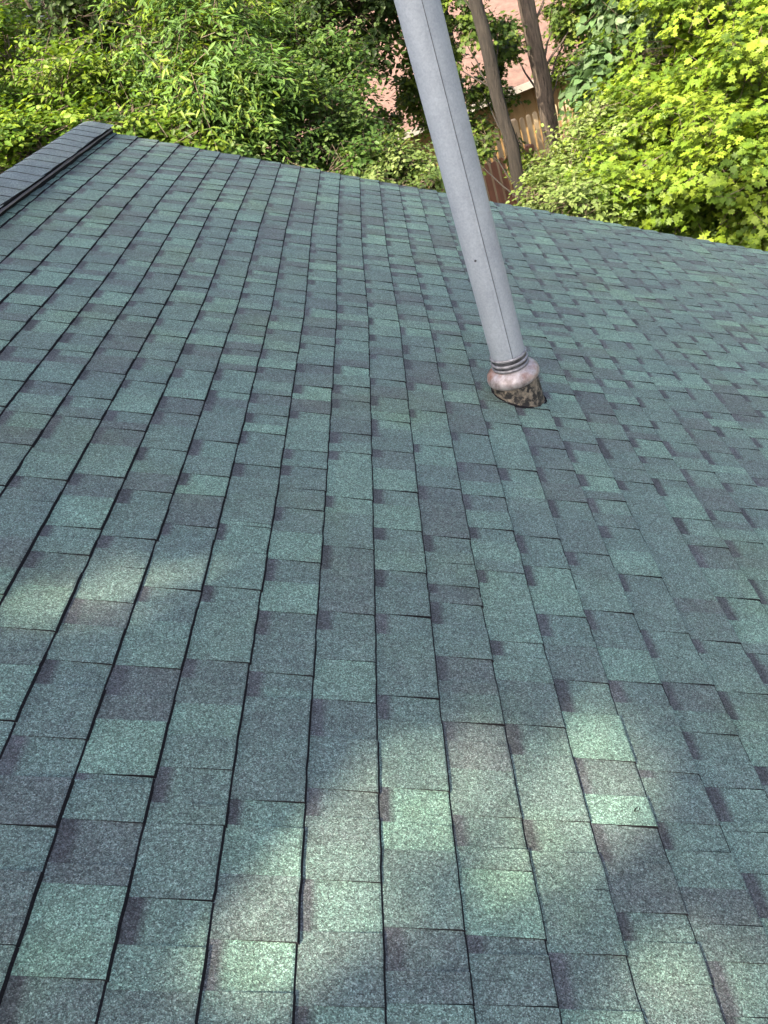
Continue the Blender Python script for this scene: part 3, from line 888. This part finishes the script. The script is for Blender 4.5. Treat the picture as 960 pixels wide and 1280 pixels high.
# --- tangle left of the pipe
plant('viburnum_shrub', 'light green small-leaved shrub behind the roof edge beside the flue pipe', 'shrub', at(500, 260, 8.6)[:2],
      [A(500, 222, 8.8, .46, 200, .8), A(460, 232, 8.5, .42, 170, .7), A(540, 228, 8.7, .4, 150, .8), A(500, 260, 8.2, .6, 150, .7)],
      OVATE, .058, PG, .03, stems=4, per=13, slen=.33)
plant('dark_thicket', 'dark glossy vine-hung thicket behind the middle of the far roof edge', 'shrub', at(390, 250, 9.6)[:2],
      [A(400, 150, 9.8, .8, 340, .8), A(340, 190, 9.2, .7, 300, .8), A(430, 200, 9.2, .5, 210, .7), A(370, 80, 10.6, .8, 280, .8), A(430, 115, 10.4, .5, 170, .8), A(280, 200, 8.9, .55, 200, .7), A(400, 230, 8.8, .6, 170, .7)],
      OVATE, .065, [(.042, .09, .017), (.065, .125, .022), (.105, .17, .038)], .05, stems=4, per=13, slen=.42, bark=BARK_SHADE)
plant('walnut_tree', 'tree of long drooping narrow leaflets above the dark thicket', 'tree', at(240, 200, 9.6)[:2],
      [A(250, 70, 9.6, .85, 300, .85), A(190, 30, 10.0, .7, 200, .85), A(300, 110, 9.2, .6, 190, .8), A(220, 130, 9.0, .6, 190, .8), A(300, 10, 10.2, .7, 160, .8), A(250, -50, 10.6, 1.0, 140)],
      LANCE, .10, [(.075, .15, .028), (.10, .18, .032), (.058, .12, .024), (.14, .205, .024)], .08, dens=1.1, per=20, slen=.55, droop=.45, top=at(245, 20, 10.0))
plant('elm_tree', 'yellow-green leafy tree beyond the end of the ridge', 'tree', at(70, 240, 10.0)[:2],
      [A(60, 150, 9.6, .85, 360, .8), A(20, 90, 10.2, .8, 290, .8), A(130, 110, 9.8, .6, 230, .8), A(0, 210, 9.0, .85, 320, .8), A(170, 165, 8.9, .55, 220, .7), A(-50, 120, 10.0, .9, 160), A(70, 200, 8.7, .6, 210, .7), A(220, 190, 8.6, .4, 150, .7)],
      OVATE, .07, [(.12, .205, .017), (.09, .165, .016), (.165, .24, .024), (.05, .10, .013)], .09, per=14, slen=.46)
# --- second row
plant('locust_tree', 'shaded olive-green tree standing behind the walnut leaves', 'tree', at(140, 60, 13.0)[:2],
      [A(90, 10, 13, 1.0, 220), A(160, -30, 13.5, 1.1, 200), A(20, -20, 13.0, 1.2, 200), A(-60, 40, 13, 1.2, 140)],
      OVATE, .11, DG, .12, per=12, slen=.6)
plant('hackberry_tree', 'mid-green tree rising behind the dark thicket', 'tree', at(400, 60, 13.0)[:2],
      [A(350, 15, 13.0, .9, 220), A(430, 20, 12.6, .8, 200), A(400, -50, 13.5, 1.2, 180), A(470, -20, 13.0, .6, 120), A(310, 50, 12.4, .6, 130)],
      OVATE, .11, DG, .12, per=12, slen=.6, bark=BARK_SHADE)
# --- the two trunks in front of the house, their leaves hanging in front of it
def trunk_tree(label, pts, radii, lobes, leaf, size, pal, bark, **kw):
    base = pts[0]
    e = empty('tall_tree', base)
    tag(e, label, 'tree', None)
    tr = MB()
    P = []; Rr = []
    for i in range(len(pts) - 1):
        t = np.linspace(0, 1, 7)[:-1] if i < len(pts) - 2 else np.linspace(0, 1, 7)
        P += [pts[i] + (pts[i + 1] - pts[i]) * x for x in t]; Rr += [radii[i] + (radii[i + 1] - radii[i]) * x for x in t]
    P = np.array(P) + RNG.normal(0, .012, (len(P), 3))
    tr.tube(P, Rr, 14, rough=.07)
    for c, r, n_ in lobes:
        i = int(np.argmin(np.linalg.norm(P - np.asarray(c) + np.array([0, 0, .5]), axis=1)))
        tr.tube(wobble(P[i], np.asarray(c, float), 7, .05), np.linspace(.18, .05, 7) * Rr[i], 6)
    tk = link('trunk', tr.mesh('trunk', [bark], base, True), e, base)
    V, F, C, tw = foliage(lobes, leaf, size, pal, **kw)
    tm = MB()
    for (a, b, c) in tw:
        if RNG.random() < .4: tm.tube([a + (c - a) * .6 + RNG.normal(0, .05, 3), a, b], np.array([1.6, 1.0, .4]) * .005, 3, cap=False)
    tag(link('twigs', tm.mesh('twigs', [TWIG], base), tk, base), kind='stuff')
    link('crown', fast_mesh('crown', V, F, C, [LEAF], base), e, base)
def col(px0, py0, px1, py1, dist, ztop):
    a = at(px0, py0, dist); b = at(px1, py1, dist)
    d = (b - a) / (b[2] - a[2])
    g0 = b - d * (b[2] + .08); t0 = b + d * (ztop - b[2])
    return [g0, b, a, t0]
def up(px, py, dist, dz, r, n):
    return (at(px, py, dist) + np.array([0, 0, dz]), (r, r, r * .8), n)
trunk_tree('slim tree trunk with bark and backlit leaves coloured dark for shade, nearer the flue pipe', col(594, 0, 648, 215, 11.0, 12.5), [.10, .083, .076, .05],
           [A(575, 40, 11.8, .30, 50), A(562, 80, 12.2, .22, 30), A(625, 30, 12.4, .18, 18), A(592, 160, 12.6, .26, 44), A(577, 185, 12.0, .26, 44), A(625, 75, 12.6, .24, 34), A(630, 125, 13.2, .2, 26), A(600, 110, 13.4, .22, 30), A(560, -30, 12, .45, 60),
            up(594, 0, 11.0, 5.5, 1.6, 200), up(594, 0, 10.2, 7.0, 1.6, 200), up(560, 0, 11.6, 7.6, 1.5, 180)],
           MAPLE, .075, [(.045, .085, .016), (.075, .125, .02), (.11, .165, .025)], BARK_SHADE, per=14, slen=.42)  # leaf colours kept dark to stand for backlit shading
trunk_tree('thicker sunlit tree trunk with rough pale bark standing beside the slim one', col(660, 0, 690, 178, 12.4, 13.5), [.14, .118, .108, .07],
           [A(712, 40, 13.4, .2, 24), A(722, 15, 12.8, .26, 40), A(636, 60, 13.8, .22, 30), A(668, 205, 12.2, .24, 40), A(640, 195, 13.2, .18, 22), A(700, 85, 13.8, .18, 20), A(690, 20, 13.6, .2, 24), A(700, -50, 12.8, .45, 50),
            up(660, 0, 12.4, 6.0, 1.7, 220), up(690, 0, 12.0, 7.6, 1.6, 200), up(640, 0, 13.2, 7.8, 1.6, 180)],
           MAPLE, .075, [(.06, .105, .018), (.095, .15, .022), (.14, .19, .028)], BARK, per=14, slen=.42)
pts = col(556, 0, 575, 110, 13.0, 9.0)
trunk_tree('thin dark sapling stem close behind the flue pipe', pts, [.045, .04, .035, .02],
           [A(545, 15, 13.0, .3, 60), A(520, 50, 13.4, .34, 70), A(505, 110, 13.8, .3, 46), A(530, 140, 13.4, .24, 34), A(480, 150, 13.4, .26, 34), A(555, 110, 13.4, .2, 24), up(556, 0, 13.0, 3.0, .8, 110)], OVATE, .09, MG, BARK_SHADE, per=14, slen=.42)

# --- woodland beyond
wood = [(-40, 30, 22, 3.4), (90, 60, 27, 3.6), (230, 40, 21, 2.6), (330, 70, 25, 3.2), (440, 60, 30, 3.6), (560, -70, 33, 4.0), (690, -90, 34, 4.4), (830, -20, 24, 3.2), (960, 40, 20, 3.0), (1080, 40, 18, 3.2), (150, -60, 34, 5), (-150, 60, 26, 4.5), (1000, -100, 32, 5), (380, -60, 36, 5)]
WL = ['dark forest tree at the back of the wood', 'mid-green forest tree at the back of the wood']
for i, (px, py, dist, r) in enumerate(wood):
    c = at(px, py, dist)
    lob = [(c + np.array([RNG.normal(0, r * .35), RNG.normal(0, r * .3), RNG.normal(0, r * .4)]), (r * .75, r * .75, r * .7), 150) for _ in range(4)]
    lob.append((np.array([c[0], c[1], max(1.4, c[2] - r * .9)]), (r * .9, r * .9, r * .6), 150))
    plant('forest_tree', WL[i % 2], 'tree', c[:2], lob, OVATE, .26, DG if i % 2 == 0 else MG, .2, group=WL[i % 2] + 's', dens=1.0, per=11, slen=1.1, bark=BARK_SHADE, twigs=.1, shell=.6)

# --- the tall tree behind the house that shades the roof; gaps in its crown let the sun patches through
SPOTS = [(135, 735, 46, 18, 1), (205, 722, 36, 16, .6), (395, 985, 62, 62, 1), (300, 1150, 90, 66, 1), (440, 1080, 50, 60, .9), (350, 1215, 70, 60, 1), (615, 985, 80, 44, 1), (700, 1000, 75, 48, 1), (780, 990, 45, 32, 1), (520, 1030, 60, 55, .62),
         (735, 905, 62, 24, .75), (590, 885, 50, 24, .65), (50, 775, 60, 25, .42), (850, 1245, 110, 48, .85), (945, 1235, 55, 55, .7), (440, 800, 60, 34, .6), (110, 905, 50, 22, .6), (110, 1200, 75, 60, .75), (200, 1210, 80, 60, .75), (60, 985, 40, 18, .45), (330, 860, 40, 18, .45), (690, 1130, 40, 25, .5), (855, 335, 50, 12, .33),
         (430, 980, 130, 90, .36), (480, 880, 100, 50, .36), (280, 1180, 130, 90, .42), (330, 790, 90, 30, .32)]
SPOTR = []
for px, py, rx_, ry_, s_ in SPOTS:
    s0, c0 = roof_at(px, py); s1, c1 = roof_at(px + rx_, py); s2, c2 = roof_at(px, py - ry_)
    SPOTR.append((s0, c0, np.linalg.inv(np.array([[s1 - s0, s2 - s0], [c1 - c0, c2 - c0]])), s_))
def shade_cull(B):
    t = ((B - ORG) @ NV) / (L @ NV)
    q = B - L * t[:, None] - ORG
    s = q @ SV; c = q @ CV
    lit = np.zeros(len(B))
    for s0, c0, Mi, k in SPOTR:
        d = Mi @ np.stack([s - s0, c - c0]) / 1.3
        lit = np.maximum(lit, k * np.clip(1.55 - np.hypot(d[0], d[1]) * .85, 0, 1))
    rnd = RNG.random(len(B))
    keep = lit < .16 + rnd * .55
    edge = 7.4 + .5 * np.sin(s * 2.1) + .3 * np.sin(s * 5.3 + 1)
    keep &= c < edge
    return keep
tc = RW(.9, 2.8, .3) + L * 12.0
u = norm(np.cross(L, [0, 0, 1.0])); v = np.cross(u, L)
lob = []
for a, b, dpt, r in ((0, 0, 0, 2.3), (2.4, .4, .6, 2.1), (-2.5, .3, -.5, 2.1), (.5, 2.1, .8, 2.0), (-.6, -2.0, -.4, 2.1), (2.0, -1.7, 1.0, 1.9), (-2.2, 1.8, .2, 1.9), (2.1, 2.2, -.8, 1.8), (-2.4, -1.6, .5, 1.9), (3.9, -.4, .4, 1.6), (-4.0, .2, .1, 1.7), (0.2, 3.4, 0, 1.6), (0, .3, 3.0, 2.2)):
    lob.append((tc + u * a + v * b + L * dpt, (r, r, r * .9), 560))
plant('shade_tree', 'tall broad-crowned tree behind the house that shades its roof', 'tree', (tc[0] - .4, min(tc[1] - 1.2, -5.4)), lob, BIG, .19, MG, .32,
      per=12, slen=.9, twigs=.15, shell=.2, clump=0, dens=1.0, top=tc + np.array([0, 0, -1.5]), cull=shade_cull, limbs=False, lm=LEAFD)
